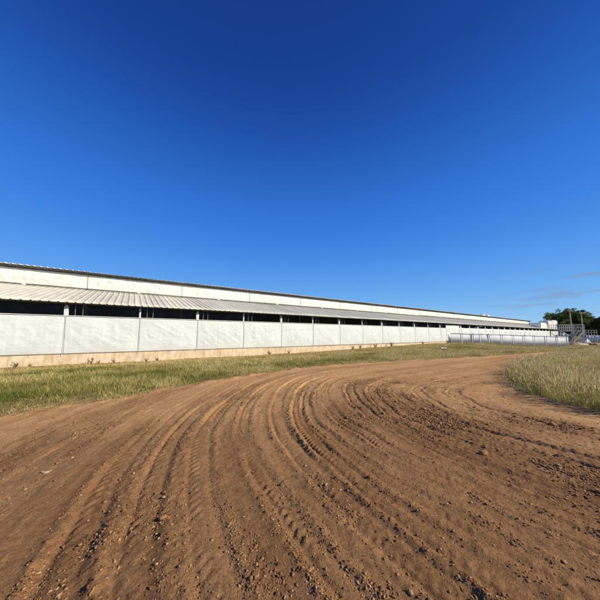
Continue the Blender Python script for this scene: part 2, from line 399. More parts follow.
# tall seeding grass on the right of the bend
s, y, r = scatter(620000, 5.0, 62, .6, 1.3)
g = sd_grass(s, y); isl = (y < road_north(s)-1.2) & (s > 7.5)
bare = np.exp(-(((s-18.5)/5.5)**2+((y-1.3)/2.0)**2)**2)
cl = fbm(s*.9, y*.9, 3, 19)
den = (ss(-.1, .35, g)+.3*ss(.1, .4, fbm(s*3.5, y*3.5, 2, 67))*ss(-.6, -.1, g))*(.45+.55*ss(-.4, .1, cl))*(.40+.60*ss(-.35, .15, fbm(s*3.2, y*3.2, 2, 20)))*(1-np.clip(bare*1.5, 0, .96))
ok = isl & (RNG.random(len(s)) < den)
s, y, r, g, cl, bare = s[ok], y[ok], r[ok], g[ok], cl[ok], bare[ok]
print('tall blades', len(s))
cl2 = fbm(s*3.2, y*3.2, 2, 20)
hh = (.13+.27*RNG.random(len(s))**1.6)*(.6+.4*ss(0, .9, g))*(1+.4*cl+.6*cl2)*(1+.22*ss(16, 9, s)); hh = np.minimum(hh, .42+.06*RNG.random(len(s)))*(1-.55*ss(.1, .6, bare))*(1-.55*ss(14, 30, r))
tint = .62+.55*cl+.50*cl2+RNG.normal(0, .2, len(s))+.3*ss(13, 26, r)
ww = .0045*(1+r*.11)*RNG.uniform(.6, 1.4, len(s))
head = RNG.random(len(s)) < .60
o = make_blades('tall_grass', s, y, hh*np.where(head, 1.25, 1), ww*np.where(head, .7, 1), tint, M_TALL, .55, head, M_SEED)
tag(o, 'tall pale seeding grass inside the bend of the dirt road', 'tall grass', kind='stuff')

# ------------------------------------------------------------------ weeds at the foot of the wall
def weed(px, ypos, size, label, seed, tw=.5):
    rg = np.random.default_rng(seed)
    # bearing px, standing at world y = ypos
    size = size*.62; k = (px-300)/F; Zf = ypos/(ST-k*CT); s0 = at(px, Zf)[0]
    root = empty('weed_plant', (s0, ypos, float(height(np.array([s0]), np.array([ypos]), False)[0])))
    m = MB(); V = []; T = []
    for i in range(7):
        a = rg.uniform(0, 6.28); e = (math.cos(a)*size*.5*rg.random()*1.4, math.sin(a)*size*.3, size*rg.uniform(.5, 1))
        m.bar((0,0,-.02), e, .014, n=5, w2=.005)
        for j in range(26):
            q = rg.uniform(.15, 1.0); c = np.array(e)*q+rg.normal(0, size*.07, 3); c[2] = max(c[2], .02)
            d = rg.normal(0, 1, 3); d /= np.linalg.norm(d); u = np.cross(d, rg.normal(0, 1, 3)); u /= np.linalg.norm(u); l = size*rg.uniform(.05, .11)
            V += [c-d*l, c+u*l*.4, c+d*l, c-u*l*.4]; T += [rg.random()]*4
    m.build('stem', M_BARK, root)
    np_mesh('foliage', np.array(V), np.arange(len(V)).reshape(-1, 4), M_WEED, root, attrs={'tint': np.clip(np.array(T)*.6+tw-.2, 0, 1)})
    tag(root, label, 'weed', 'weeds along the foot of the barn wall')
weed(20, 19.9, .55, 'low grey green weed against the wall base, nearest the left edge of the photo', 1, .2)
weed(33, 20.1, .38, 'small upright weed just right of the grey green one at the wall base', 2, .4)
weed(94, 20.15, .62, 'thin red brown weed leaning on the wall base between the two left posts', 3, .9)
weed(101, 20.0, .36, 'low brown weed beside the thin red brown one at the wall base', 4, .8)
weed(116, 20.1, .42, 'flat dry weed at the wall base just left of the second barn post', 5, .7)
weed(148, 20.1, .45, 'dark weed at the wall base right after the second barn post', 6, .6)
weed(159, 19.9, .52, 'round dark brown weed at the wall base midway between second and third posts', 7, .7)
weed(270, 20.0, .70, 'wide brown weed at the wall base just before the fifth post', 8, .8)
weed(289, 20.0, .62, 'brown weed at the wall base just past the fifth post', 9, .7)
weed(352, 20.0, .75, 'dark weed at the wall base below the middle of the barn', 10, .5)
weed(360, 19.9, .85, 'tall dark weed with tips above the concrete, below the middle of the barn', 11, .5)
weed(375, 19.9, .90, 'bushy weed at the wall base, second tallest of the mid barn row', 12, .6)
weed(391, 19.9, 1.0, 'tallest weed at the wall base, right end of the mid barn row', 13, .6)
weed(422, 19.9, .75, 'small rusty weed at the wall base shortly before the concrete ends', 14, .9)
weed(447, 19.4, 1.1, 'red brown weed clump where the concrete base meets the metal fence', 15, 1.0)

# ------------------------------------------------------------------ barn
D = 20.5; S0, S1 = -44.0, 130.0; BAY = 3.81; P0 = -3.29
Y_EAVE, Z_EAVE = 20.0, 3.66; Y_CL, Z_CL = 28.4, 5.70; Z_CT = 6.99; Y_UE, Z_UE = 27.85, 7.17; Y_R, Z_R = 36.4, 8.35
barn = empty('barn', (0, D, 0)); tag(barn, 'very long low white livestock barn with curtain walls and a raised ridge roof', 'barn')
def bp(o):                            # parts are written in world numbers; shift them under the barn's base point
    o.parent = barn; o.location = (0, -D, 0); return o
def MBb(m, name, mat, bevel=0): return bp(m.build(name, mat, None, bevel))
# concrete base
m = MB(); m.box(S0, 44.3, D-.02, D+.18, -.4, .60); MBb(m, 'base_wall', M_BASE, .015)
m = MB(); m.box(44.32, S1, D-.0, D+.18, -.7, .30); MBb(m, 'base_wall', M_BASE, .015)
# curtains, a panel per bay
def cloth(s0, s1, z0, z1, yy, seed, amp=.022, step=.08, sag=.03, batten=True):
    n = max(6, int((s1-s0)/step)); k = max(5, int((z1-z0)/step))
    A, B = np.meshgrid(np.linspace(s0, s1, n), np.linspace(z0, z1, k))
    q = (B-z0)/(z1-z0); e = (A-s0)/(s1-s0)
    rg = np.random.default_rng(seed); ang = rg.uniform(-.7, .7)
    ca, sa = math.cos(ang), math.sin(ang); U = A*ca+B*sa; W = -A*sa+B*ca
    ed = np.minimum(np.minimum(q, 1-q)*4, 1)*np.minimum(np.minimum(e, 1-e)*7+.15, 1)
    bul = .055*np.sin(math.pi*q)*np.sin(math.pi*e)
    wr = amp*(ridged(U*.9, W*2.6, 3, seed)-.4)+amp*.6*fbm(A*2.5, B*2.5, 3, seed+5)+amp*.7*(ridged(A*1.8+seed, B*.5, 2, seed+3)-.4)
    dep = -(bul+wr*ed*1.3)
    zz = B - sag*np.sin(math.pi*e)*q + .012*np.sin(A*9+seed)*np.where(q > .95, 1, 0)
    V = np.stack([A, yy+dep, zz], -1).reshape(-1, 3); I = np.arange(n*k).reshape(k, n)
    return V, np.stack([I[:-1,:-1], I[:-1,1:], I[1:,1:], I[1:,:-1]], -1).reshape(-1, 4)
def curtain(name, s0, s1, z0, z1, yy, seed, mat, **kw):
    step = .055 if s1 < 16 and s1 > -12 else (.09 if s0 < 44 else .22)
    Vc, Fc = cloth(s0, s1, z0, z1, yy, seed, step=step, **kw)
    o = np_mesh(name, Vc, Fc, mat, smooth=True); so = o.modifiers.new('thick', 'SOLIDIFY'); so.thickness = .006; so.offset = 1; return bp(o)
k = -10; edges = []
while P0+k*BAY < 44:
    edges.append(P0+k*BAY); k += 1
edges = [S0]+[e for e in edges if e > S0+1]
edges[-1] = edges[-1]
for i, a in enumerate(edges):
    b = edges[i+1] if i+1 < len(edges) else 44.2
    curtain('curtain', a+.002, b-.002, .565, 2.86, D-.06, 100+i, M_TARP)
curtain('end_curtain', 44.22, 49.1, .02, 3.50, D-.05, 300, M_TARP, amp=.05)
e2 = [49.14]+[P0+j*BAY for j in range(14, 35)]+[S1]
for i in range(len(e2)-1):
    curtain('curtain', e2[i]+.012, e2[i+1]-.012, .0, 3.0, D-.05, 400+i, M_TARP)
# hem pipe on every run of curtain
m = MB(); m.bar((S0, D-.10, 2.875), (44.2, D-.10, 2.875), .045, n=8); MBb(m, 'curtain_pipe', M_POST)
# posts: heavy and light in turn, with the drop pipe that winds the curtain
pk = [P0+j*BAY for j in range(-10, 13)]
for j, sx_ in enumerate(pk):
    heavy = (j % 2 == 0)
    w = .20 if heavy else .10
    m = MB(); m.box(sx_-w/2, sx_+w/2, D+.0, D+.0+w, .6, 3.42 if heavy else 3.62)
    if heavy:
        z = 3.42; x0, x1, y0, y1 = sx_-w/2, sx_+w/2, D, D+w
        m.add([(x0,y0,z),(x1,y0,z),(x1,y1,z),(x0,y1,z),(sx_-.03,y0+.06,3.58),(sx_+.03,y0+.06,3.58),(sx_+.03,y1-.06,3.58),(sx_-.03,y1-.06,3.58)],
              [(4,5,6,7),(0,1,5,4),(1,2,6,5),(2,3,7,6),(3,0,4,7)])
    MBb(m, 'post', M_POST, .008)
    m = MB(); m.bar((sx_-.03, D-.085, .45), (sx_+.0, D-.085, 3.0), .016, n=8); MBb(m, 'drop_pipe', M_PIPE)
    m = MB()
    for q in (.42, .78): m.bar((sx_+q, D+.02, 2.8), (sx_+q, D+.02, 3.6), .022, n=6)
    MBb(m, 'winch_cord', M_GALV)
for j, sx_ in enumerate([49.2]+e2[1:-1]):
    w = .42 if j % 2 else .24
    m = MB(); m.box(sx_-w/2, sx_+w/2, D+.0, D+.2, .3, 3.56); MBb(m, 'post', M_POST, .008)
# inner line of columns
for j in range(-5, 17):
    sx_ = P0+j*BAY*2
    m = MB(); m.box(sx_-.09, sx_+.09, Y_CL-.02, Y_CL+.16, -.2, Z_CT+.05); MBb(m, 'inner_column', M_GALV)
# rafters
for j in range(-10, 35):
    sx_ = P0+j*BAY
    m = MB(); m.bar((sx_, Y_EAVE+.25, Z_EAVE-.10), (sx_, Y_CL, Z_CL-.20), .07, .12); MBb(m, 'rafter', M_STEELD)
# purlins under the low roof
for q in (.03, .27, .52, .76, .97):
    yy = Y_EAVE+(Y_CL-Y_EAVE)*q; zz = Z_EAVE+(Z_CL-Z_EAVE)*q
    m = MB(); m.box(S0, S1, yy-.03, yy+.03, zz-.13, zz-.035); MBb(m, 'purlin', M_STEELD)
# ribbed roof sheets
PITCH = .381
def ribbed(name, ya, za, yb, zb, mat, ph=.0, rib=.042, thick=.006, jit=.03):
    xs = []; hs = []; n = int((S1+.4-(S0-.4))/PITCH)
    for i in range(n):
        b = S0-.4+ph+i*PITCH
        xs += [b, b+.030, b+.075, b+.105, b+.20, b+.215, b+.23]; hs += [0, rib, rib, 0, 0, .008, 0]
    xs = np.array(xs); hs = np.array(hs)
    L = math.hypot(yb-ya, zb-za); nyv = -(zb-za)/L; nzv = abs(yb-ya)/L*1.0
    nyv = nyv if yb > ya else nyv
    rows = []; nr = 7
    rag = np.repeat(RNG.uniform(-jit, jit, n//3+2), 21)[:len(xs)]
    for j in range(nr):
        q = j/(nr-1); y0 = ya+(yb-ya)*q-(rag if j == 0 else 0)*np.sign(yb-ya); z0 = za+(zb-za)*q
        und = .008*fbm(xs*.5, xs*0+j*2.1, 2, 33)
        rows.append(np.stack([xs, y0+nyv*(hs)*np.sign(yb-ya), z0+nzv*(hs)+und], 1))
    V = np.concatenate(rows); I = np.arange(len(V)).reshape(nr, len(xs))
    Fq = np.stack([I[:-1,:-1], I[:-1,1:], I[1:,1:], I[1:,:-1]], -1).reshape(-1, 4)
    if yb < ya: Fq = Fq[:, ::-1]
    o = np_mesh(name, V, Fq, mat); so = o.modifiers.new('thick', 'SOLIDIFY'); so.thickness = thick; so.offset = -1; return bp(o)
ribbed('low_roof', Y_EAVE, Z_EAVE, Y_CL-.04, Z_CL-.01, M_ROOF)
ribbed('high_roof', Y_UE, Z_UE, Y_R, Z_R, M_ROOF, rib=.07, thick=.012)
ribbed('high_roof', 2*Y_R-Y_UE, Z_UE, Y_R+.01, Z_R, M_ROOF, rib=.06)
ribbed('low_roof', 2*Y_R-Y_EAVE, Z_EAVE, 2*Y_R-Y_CL+.04, Z_CL, M_ROOF)
m = MB(); m.box(S0-.3, S1+.3, Y_R-.2, Y_R+.2, Z_R+.03, Z_R+.09); MBb(m, 'ridge_cap', M_ROOF, .01)
# eave purlin of the high roof and its dark soffit
m = MB(); m.box(S0, S1, Y_UE+.12, Y_UE+.20, Z_UE-.10, Z_UE+.0); m.box(S0, S1, Y_CL-.04, Y_CL+.1, Z_CT-.0, Z_CT+.20); MBb(m, 'high_eave_beam', M_STEELD)
# clerestory curtains
cle = [S0]+[P0+j*BAY*2 for j in range(-5, 18) if S0+1 < P0+j*BAY*2 < S1-1]+[S1]
for i in range(len(cle)-1):
    curtain('clerestory_curtain', cle[i]+.003, cle[i+1]-.003, Z_CL+.07, Z_CT, Y_CL-.08, 700+i, M_TARPU, amp=.045, sag=.01)
    m = MB(); m.bar((cle[i], Y_CL-.11, Z_CL+.0), (cle[i], Y_CL-.11, Z_CT+.05), .022, n=8); MBb(m, 'clerestory_pipe', M_GALV)
for j in range(-9, 34, 2):
    sx_ = P0+j*BAY
    m = MB(); m.box(sx_-.10, sx_+.10, Y_CL-.30, Y_CL-.16, Z_CL-.04, Z_CL+.09); MBb(m, 'roof_clip', M_WHITE)
# gap behind the flashing, far side walls, gable ends, floor
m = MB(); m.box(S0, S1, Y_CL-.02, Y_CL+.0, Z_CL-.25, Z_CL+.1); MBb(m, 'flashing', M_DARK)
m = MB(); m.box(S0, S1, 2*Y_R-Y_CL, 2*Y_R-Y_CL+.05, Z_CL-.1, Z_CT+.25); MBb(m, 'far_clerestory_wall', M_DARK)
m = MB(); m.box(S0, S1, 2*Y_R-D, 2*Y_R-D+.1, -.5, 1.1); MBb(m, 'unseen_low_far_wall', M_BASE)  # unseen side, left open above to let skylight into the barn
def gable(sx_):
    ys = [D, Y_CL, Y_CL, Y_R, 2*Y_R-Y_CL, 2*Y_R-Y_CL, 2*Y_R-D]; zs = [3.58, Z_CL-.08, Z_CT+.1, Z_R-.05, Z_CT+.1, Z_CL-.08, 3.58]
    pts = [(D, -.6)]+list(zip(ys, zs))+[(2*Y_R-D, -.6)]
    V = [(sx_, a, b) for a, b in pts]+[(sx_+.08, a, b) for a, b in pts]; n = len(pts)
    m = MB(); m.add(V, [tuple(range(n)), tuple(range(n, 2*n))[::-1]]+[(i, n+i, n+(i+1)%n, (i+1)%n) for i in range(n)]); return m
MBb(gable(S0+.02), 'gable_wall', M_WHITE); MBb(gable(S1-.1), 'gable_wall', M_WHITE)
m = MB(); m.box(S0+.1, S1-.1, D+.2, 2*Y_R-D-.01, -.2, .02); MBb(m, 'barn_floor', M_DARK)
# curtain-wrapped loft on the far end of the low roof
lv, lf = [], []
for (a, b, z1) in ((106, 112.5, 5.6), (115.5, 121.5, 6.5), (121.6, 130.2, 6.95)):
    m = MB(); m.box(a, b, D+.1, D+2.6, 3.8, z1); o = MBb(m, 'loft_cover', M_TARPU, .25)
m = MB(); m.box(112.6, 115.4, D+.4, D+1.5, 3.9, 5.4); MBb(m, 'loft_door', M_DARK)
# little ridge ventilator seen over the roof edge
for a in (84, 87.5):
    m = MB(); m.box(a, a+1.3, Y_UE+.5, Y_UE+1.3, Z_UE+.1, Z_UE+.48); m.box(a-.1, a+1.4, Y_UE+.4, Y_UE+1.4, Z_UE+.48, Z_UE+.54); MBb(m, 'roof_vent', M_FENCE, .02)

# ------------------------------------------------------------------ sheet metal fence
FA = np.array([45.6, 19.9]); FB = np.array([64.3, 9.1]); fd = (FB-FA)/np.linalg.norm(FB-FA)
def fence_pt(px):
    k = (px-300)/F; rd = np.array([k*ST+CT, -k*CT+ST])
    A = np.array([[rd[0], -fd[0]], [rd[1], -fd[1]]]); q = np.linalg.solve(A, FA); return FA+fd*q[1]
fence = empty('metal_fence', (FA[0], FA[1], 0)); tag(fence, 'grey sheet metal panel fence in front of the far end of the barn', 'fence')
fx = [450, 461.5, 472, 480, 488.5, 501, 512.5, 523, 533, 545, 556, 567]
def topz(p):                      # panel top sinks with the ground
    q = np.linalg.norm(p-FA)/np.linalg.norm(FB-FA); return 2.04-.66*q
fmats = [M_FENCE, M_FENCE, M_FENCE, M_FENCE, M_FENCE, M_FENCE, M_FENCEW, M_FENCEW, M_FENCE, M_FENCE, M_FENCE]
for i in range(len(fx)-1):
    a, b = fence_pt(fx[i]), fence_pt(fx[i+1]); L = np.linalg.norm(b-a); n = max(8, int(L/.06)); nrm = np.array([-fd[1], fd[0]])
    tt = np.linspace(.015, .985, n); w = .005*np.where((np.arange(n)//2) % 2 == 0, 1, -1)+.05*np.sin(tt*math.pi)*random.uniform(-.8, .8)
    P = a[None]+(b-a)[None]*tt[:,None]+nrm[None]*w[:,None]
    gz = height(P[:,0], P[:,1], False); gz = np.full(n, gz.mean())+.05
    tz = topz(a)+(topz(b)-topz(a))*tt+random.uniform(-.03, .03)
    V = np.concatenate([np.c_[P, gz], np.c_[P, tz]]); I = np.arange(n)
    o = np_mesh('fence_panel', V, np.stack([I[:-1], I[1:], I[1:]+n, I[:-1]+n], 1), fmats[i]); so = o.modifiers.new('thick', 'SOLIDIFY'); so.thickness = .004
    o.parent = fence; o.location = (-FA[0], -FA[1], 0)
for i, x in enumerate(fx):
    p = fence_pt(x)-np.array([-fd[1], fd[0]])*.09; g0 = float(height(np.array([p[0]]), np.array([p[1]]), False)[0]); lean = .22 if x == 488.5 else random.uniform(-.03, .03)
    m = MB(); m.bar((p[0]+fd[0]*lean, p[1]+fd[1]*lean, g0-.1), (p[0]-fd[0]*lean, p[1]-fd[1]*lean, topz(p)+.10), .09 if x in (472, 488.5) else .045, n=8)
    o = m.build('fence_post', M_RUST if x == 472 else M_FPOST, fence); o.location = (-FA[0], -FA[1], 0)
a, b = fence_pt(fx[0]), fence_pt(fx[-1]); m = MB(); q = np.array([-fd[1], fd[0]])*.05
m.bar((a[0]-q[0], a[1]-q[1], topz(a)-.02), (b[0]-q[0], b[1]-q[1], topz(b)-.02), .05, n=8)
o = m.build('top_rail', M_GALV, fence); o.location = (-FA[0], -FA[1], 0)

# ------------------------------------------------------------------ raised steel platform with a stair
pc = at(559.5, 56); g0 = float(height(np.array([pc[0]]), np.array([pc[1]]), False)[0])
plat = empty('steel_platform', (pc[0], pc[1], g0), math.atan2(-CT, ST)); tag(plat, 'grey steel platform on legs with railing and slanting stair behind the fence end', 'platform')
DZ = 3.0; W = 5.7; DP = 2.4
m = MB(); m.box(0, W, 0, DP, DZ-.14, DZ); m.build('deck', M_GALV, plat, .01)
for x, y_ in ((.1,.1),(W/2,.1),(W-.1,.1),(.1,DP-.1),(W/2,DP-.1),(W-.1,DP-.1)):
    m = MB(); m.bar((x,y_,-.2),(x,y_,DZ-.15), .12); m.build('leg', M_GALV, plat)
m = MB()
for (ax, bx_) in ((.1, W/2), (W/2, W-.1)):
    m.bar((ax,.1,.2),(bx_,.1,DZ-.3), .07); m.bar((bx_,DP-.1,.2),(ax,DP-.1,DZ-.3), .07)
m.build('brace', M_GALV, plat)
m = MB()
for x in np.linspace(.06, W-.06, 13):
    for y_ in (.06, DP-.06): m.bar((x,y_,DZ),(x,y_,DZ+1.38), .07)
for z in (.7, 1.38):
    for y_ in (.06, DP-.06): m.bar((.03,y_,DZ+z),(W-.03,y_,DZ+z), .06)
    for x in (.06, W-.06): m.bar((x,.06,DZ+z),(x,DP-.06,DZ+z), .06)
m.build('railing', M_GALV, plat)
m = MB()
for i in range(11):
    q = (i+.5)/11; m.box(W*.72-2.9*q-.16, W*.72-2.9*q+.16, -1.15, -.12, DZ*(1-q)-.02, DZ*(1-q)+.03)
for y_ in (-1.2, -.08): m.bar((W*.72,y_,DZ),(W*.72-2.95,y_,.0), .06, .26)
m.build('stair', M_GALV, plat)
m = MB()
for y_ in (-1.2, -.08):
    m.bar((W*.72,y_,DZ+1),(W*.72-2.95,y_,1.0), .06)
    for q in (0,.33,.66,1): m.bar((W*.72-2.95*q,y_,DZ*(1-q)),(W*.72-2.95*q,y_,DZ*(1-q)+1), .05)
m.build('stair_rail', M_GALV, plat)
m = MB(); m.box(W*.80, W+1.4, -1.1, .0, DZ-1.1, DZ-1.02)
for x in np.linspace(W*.80+.04, W+1.36, 5):
    m.bar((x,-1.06,-.1),(x,-1.06,DZ+.1), .07)
for z in (-.4,.1): m.bar((W*.80,-1.06,DZ+z),(W+1.4,-1.06,DZ+z), .07)
m.build('side_landing', M_GALV, plat)

# ------------------------------------------------------------------ things near the platform
def ground_at(p): return float(height(np.array([p[0]]), np.array([p[1]]), False)[0])
p0 = at(575, 52); lum = empty('timber_pile', (*p0, ground_at(p0)), math.atan2(-CT, ST)); tag(lum, 'low heap of brown timber planks on the ground under the platform stair', 'timber pile')
for i in range(12):
    m = MB(); a = random.uniform(-.35, .35); l = random.uniform(.9, 1.7); x = random.uniform(-.9, 1.6); z = .08+.09*(i//3)
    m.bar((x-l*math.cos(a), random.uniform(-.5,.5), z), (x+l*math.cos(a), random.uniform(-.5,.5)+l*math.sin(a)*.5, z+random.uniform(0,.25)), .2, .07); m.build('plank', M_WOOD, lum)
def heap(name, px, Z, sx_, sy_, h, mat, label, cat, seed):
    p = at(px, Z); import bmesh
    bm = bmesh.new(); bmesh.ops.create_icosphere(bm, subdivisions=4, radius=1); v = np.array([w.co[:] for w in bm.verts]); f = np.array([[w.index for w in q.verts] for q in bm.faces]); bm.free()
    d = 1+.35*fbm(v[:,0]*1.6+seed, v[:,1]*1.6+v[:,2], 3, seed)+.18*(ridged(v[:,0]*3+seed, v[:,2]*3+v[:,1], 2, seed)-.5)
    v = v*d[:,None]*np.array([sx_, sy_, h]); v[:,2] = np.maximum(v[:,2], -.1)
    o = np_mesh(name, v, f, mat, smooth=True); o.location = (*p, ground_at(p)); o.rotation_euler.z = math.atan2(-CT, ST); tag(o, label, cat); return o
heap('tarpaulin_heap', 583, 56, 1.3, .8, 1.25, M_WHITE, 'heap under a white tarpaulin right of the platform stair', 'heap', 3)
heap('soil_heap', 577, 50, 1.5, .8, .42, M_BASE, 'small tan soil heap in front of the platform stair foot', 'soil heap', 8)
heap('rubble_heap', 591, 50, 1.6, .8, .55, M_RUST, 'low red brown rubble heap before the white far fence', 'rubble heap', 12)
# far white fence
p0 = at(585, 66); p1 = at(660, 60); wf = empty('white_fence', (*p0, ground_at(p0)-.0)); tag(wf, 'white sheet fence beyond the platform at the right edge', 'fence')
dv = np.array(p1)-np.array(p0); L = np.linalg.norm(dv); wf.rotation_euler.z = math.atan2(dv[1], dv[0])
for i in range(9):
    n = 12; tt = np.linspace(i*L/9+.03, (i+1)*L/9-.03, n); wv = .03*np.sin(tt*9); V = np.concatenate([np.c_[tt, wv, np.full(n, .15)], np.c_[tt, wv, np.full(n, 1.95+.05*math.sin(i*3))]])
    I = np.arange(n); o = np_mesh('fence_panel', V, np.stack([I[:-1], I[1:], I[1:]+n, I[:-1]+n], 1), M_WHITE, wf); so = o.modifiers.new('thick', 'SOLIDIFY'); so.thickness = .02
for i in range(10):
    m = MB(); m.bar((i*L/9, -.08, -.3), (i*L/9, -.08, 2.05), .09, n=8); m.build('fence_post', M_FPOST, wf)

# ------------------------------------------------------------------ utility poles and wires
def pole(px, Z, topy, label):
    p = at(px, Z); g0 = ground_at(p); top = EYE+(335-topy)*Z/F-g0
    r_ = empty('utility_pole', (*p, g0), math.atan2(-CT, ST)); m = MB(); m.bar((0,0,-.5),(0,0,top), .26, n=12, w2=.17); m.build('pole', M_POLE, r_, smooth=False)
    m = MB(); m.box(-.8, .8, -.22, -.13, top-.43, top-.34); ca_ = m.build('crossarm', M_WOOD, r_)
    for x in (-.7, 0.3, .7):
        m = MB(); m.bar((x,-.185,top-.33),(x,-.185,top-.14), .09, n=8, w2=.05); m.build('insulator', M_WHITE, ca_)
    tag(r_, label, 'utility pole', 'utility poles beside the platform'); return p, g0+top-.15
a = pole(571.3, 64, 310, 'pale utility pole in front of the big tree, left one of the two'); b = pole(582.3, 62, 312, 'pale utility pole by the right end of the platform railing')
c_p = at(640, 66)
def wire(A, B, sag, label):
    m = MB(); n = 16; pts = []
    for i in range(n+1):
        q = i/n; pts.append((A[0]+(B[0]-A[0])*q, A[1]+(B[1]-A[1])*q, A[2]+(B[2]-A[2])*q-sag*4*q*(1-q)))
    for i in range(n): m.bar(pts[i], pts[i+1], .035, n=5)
    tag(m.build('power_line', M_STEELD), label, 'power line')
wire((*a[0], a[1]), (*b[0], b[1]), .15, 'short wire strung between the two utility poles')
wire((*b[0], b[1]), (*c_p, b[1]+.6), .3, 'wire running right from the utility pole past the dark tree')

# ------------------------------------------------------------------ trees
def tree(name, px, Z, blobs, trunk_h, nleaf, leaf, mat, label, seed):
    rg = np.random.default_rng(seed); p = at(px, Z); g0 = ground_at(p)
    root = empty(name, (*p, g0), math.atan2(-CT, ST)); tag(root, label, 'tree', 'trees behind the platform')
    m = MB(); m.bar((0,0,-.4),(.2,0,trunk_h), .9, n=10, w2=.55)
    for i in range(14):
        bx = blobs[i % len(blobs)]; e = (bx[0]+rg.normal(0,1), bx[1]+rg.normal(0,1), bx[2]+rg.normal(0,.8)); mid = (.2+e[0]*.4, e[1]*.4, trunk_h+.35*(e[2]-trunk_h)+.5)
        m.bar((.2,0,trunk_h*.85), mid, .40, n=7, w2=.22); m.bar(mid, e, .22, n=6, w2=.06)
    m.build('trunk', M_BARK, root)
    V = []; T = []
    # leaves gathered in boughs so that the crown has gaps and lumps
    for (cx, cy_, cz, rx, ry, rz) in blobs:
        nb = 80
        d = rg.normal(0, 1, (nb, 3)); d /= np.linalg.norm(d, axis=1)[:,None]; rr = rg.random(nb)[:,None]**.35
        bc = np.array([cx, cy_, cz])+d*rr*np.array([rx, ry, rz]); bs = rg.uniform(.10, .22, nb)*max(rx, rz)
        k = nleaf//(len(blobs)*nb)
        for c, b_ in zip(bc, bs):
            q = rg.normal(0, 1, (k, 3)); q /= np.linalg.norm(q, axis=1)[:,None]; q = q*rg.random((k,1))**.4*b_*np.array([1.15,1.15,.8])+c
            t_ = rg.uniform(.15, .8)
            n1 = rg.normal(0, 1, (k,3)); n1 /= np.linalg.norm(n1, axis=1)[:,None]; n2 = np.cross(n1, rg.normal(0,1,(k,3))); n2 /= np.linalg.norm(n2, axis=1)[:,None]
            l = (leaf*rg.uniform(.5, 1.3, k))[:,None]
            V.append(np.stack([q-n1*l, q+n2*l*.55, q+n1*l, q-n2*l*.55], 1).reshape(-1,3)); T.append(np.repeat(np.clip(t_+rg.normal(0,.15,k),0,1), 4))
    V = np.concatenate(V); V[:,2] = np.maximum(V[:,2], .3)
    np_mesh('crown', V, np.arange(len(V)).reshape(-1,4), mat, root, attrs={'tint': np.concatenate(T)})
Zt = 92
q = Zt/F
big = [(-5.2,0,6.0,4.0,3.5,2.8),(-2.0,.8,7.9,4.4,4,2.9),(1.8,0,8.4,4.2,4,2.7),(5.2,0,7.0,3.8,3.5,3.0),(-6.6,0,3.8,2.6,3,2.6),(0,-1,5.0,6,4,3.6),(7.0,-1,4.6,3.0,3,2.8),(3.5,-1.5,4.0,4,3,3.0)]
big = [(a*1.02, b_, c_*1.07, d_, e_, f2*1.1) for a, b_, c_, d_, e_, f2 in big]
tree('broadleaf_tree', 568.5, Zt, big, 2.6, 52000, .20, M_LEAF, 'large round crowned green tree behind the platform and poles', 5)
tree('broadleaf_tree', 588.0, 84, [(0,0,3.6,2.4,2.4,2.6),(1.0,.5,5.2,2.0,2,1.6),(-1.4,0,4.6,1.8,2,1.8)], 1.6, 16000, .18, M_LEAF, 'smaller light green tree between the big tree and the dark one', 6)
tree('broadleaf_tree', 609, 78, [(0,0,6.2,4.0,3.5,2.6),(-2.6,0,4.2,2.8,3,2.8),(2.6,0,4.5,3.4,3,3),(0,0,3,4,3,2.4)], 2.2, 30000, .19, M_LEAFD, 'very dark tree cut off by the right edge of the photo', 8)

# ------------------------------------------------------------------ litter and stones
kx = at(442, 27.0)
n = 14; A, B = np.meshgrid(np.linspace(-.42, .42, n), np.linspace(-.2, .2, 8)); Zs = .10+.07*fbm(A*5, B*6, 3, 4)+.05*ridged(A*4, B*4, 2, 6)
V = np.stack([A, B+.05*np.sin(A*6), Zs], -1).reshape(-1,3); I = np.arange(n*8).reshape(8, n)
o = np_mesh('plastic_sheet', V, np.stack([I[:-1,:-1], I[:-1,1:], I[1:,1:], I[1:,:-1]], -1).reshape(-1,4), M_WHITE, smooth=True)
so = o.modifiers.new('thick', 'SOLIDIFY'); so.thickness = .004; o.location = (*kx, ground_at(kx)+.02); o.rotation_euler = (0,.1,math.atan2(-CT, ST)); tag(o, 'crumpled white plastic sheet lying on the grass near the fence start', 'litter')
def stone(px, py, size, label, seed):
    Zs_ = EYE*F/(py-335); p = at(px, Zs_); rg = np.random.default_rng(seed); v, f = blob(3)
    v = v*(1+.22*fbm(v[:,0]*1.7+seed, v[:,1]*1.7+v[:,2]*1.3, 3, seed))[:,None]*np.array([1.2,.85,.6])*size
    o = np_mesh('stone', v, f, M_STONE, smooth=True); o.location = (*p, float(height(np.array([p[0]]), np.array([p[1]]))[0])+size*.3); o.rotation_euler.z = rg.uniform(0,6); tag(o, label, 'stone', 'pale stones on the dirt road')
stone(58, 467, .026, 'larger pale stone on the left of the dirt road', 1)
stone(62, 465, .014, 'tiny pale stone just behind the larger left one', 2)
stone(82, 453, .016, 'small pale stone by itself left, nearer the grass than the paired ones', 3)
stone(171, 488, .017, 'small pale stone beside the left wheel rut, behind the clod', 4)
def clodthing(px, py, size, label, seed):
    Zs_ = EYE*F/(py-335); p = at(px, Zs_); v, f = blob(3)
    v = v*(1+.3*fbm(v[:,0]*2+seed, v[:,1]*2+v[:,2]*1.3, 3, seed)+.12*(ridged(v[:,0]*4+seed, v[:,1]*4, 2, seed)-.4))[:,None]*np.array([1.3,.9,.7])*size
    o = np_mesh('earth_lump', v, f, M_CLOD, smooth=True, attrs={'tint': np.full(len(v), .55)}); o.location = (*p, float(height(np.array([p[0]]), np.array([p[1]]))[0])+size*.3); tag(o, label, 'earth lump')
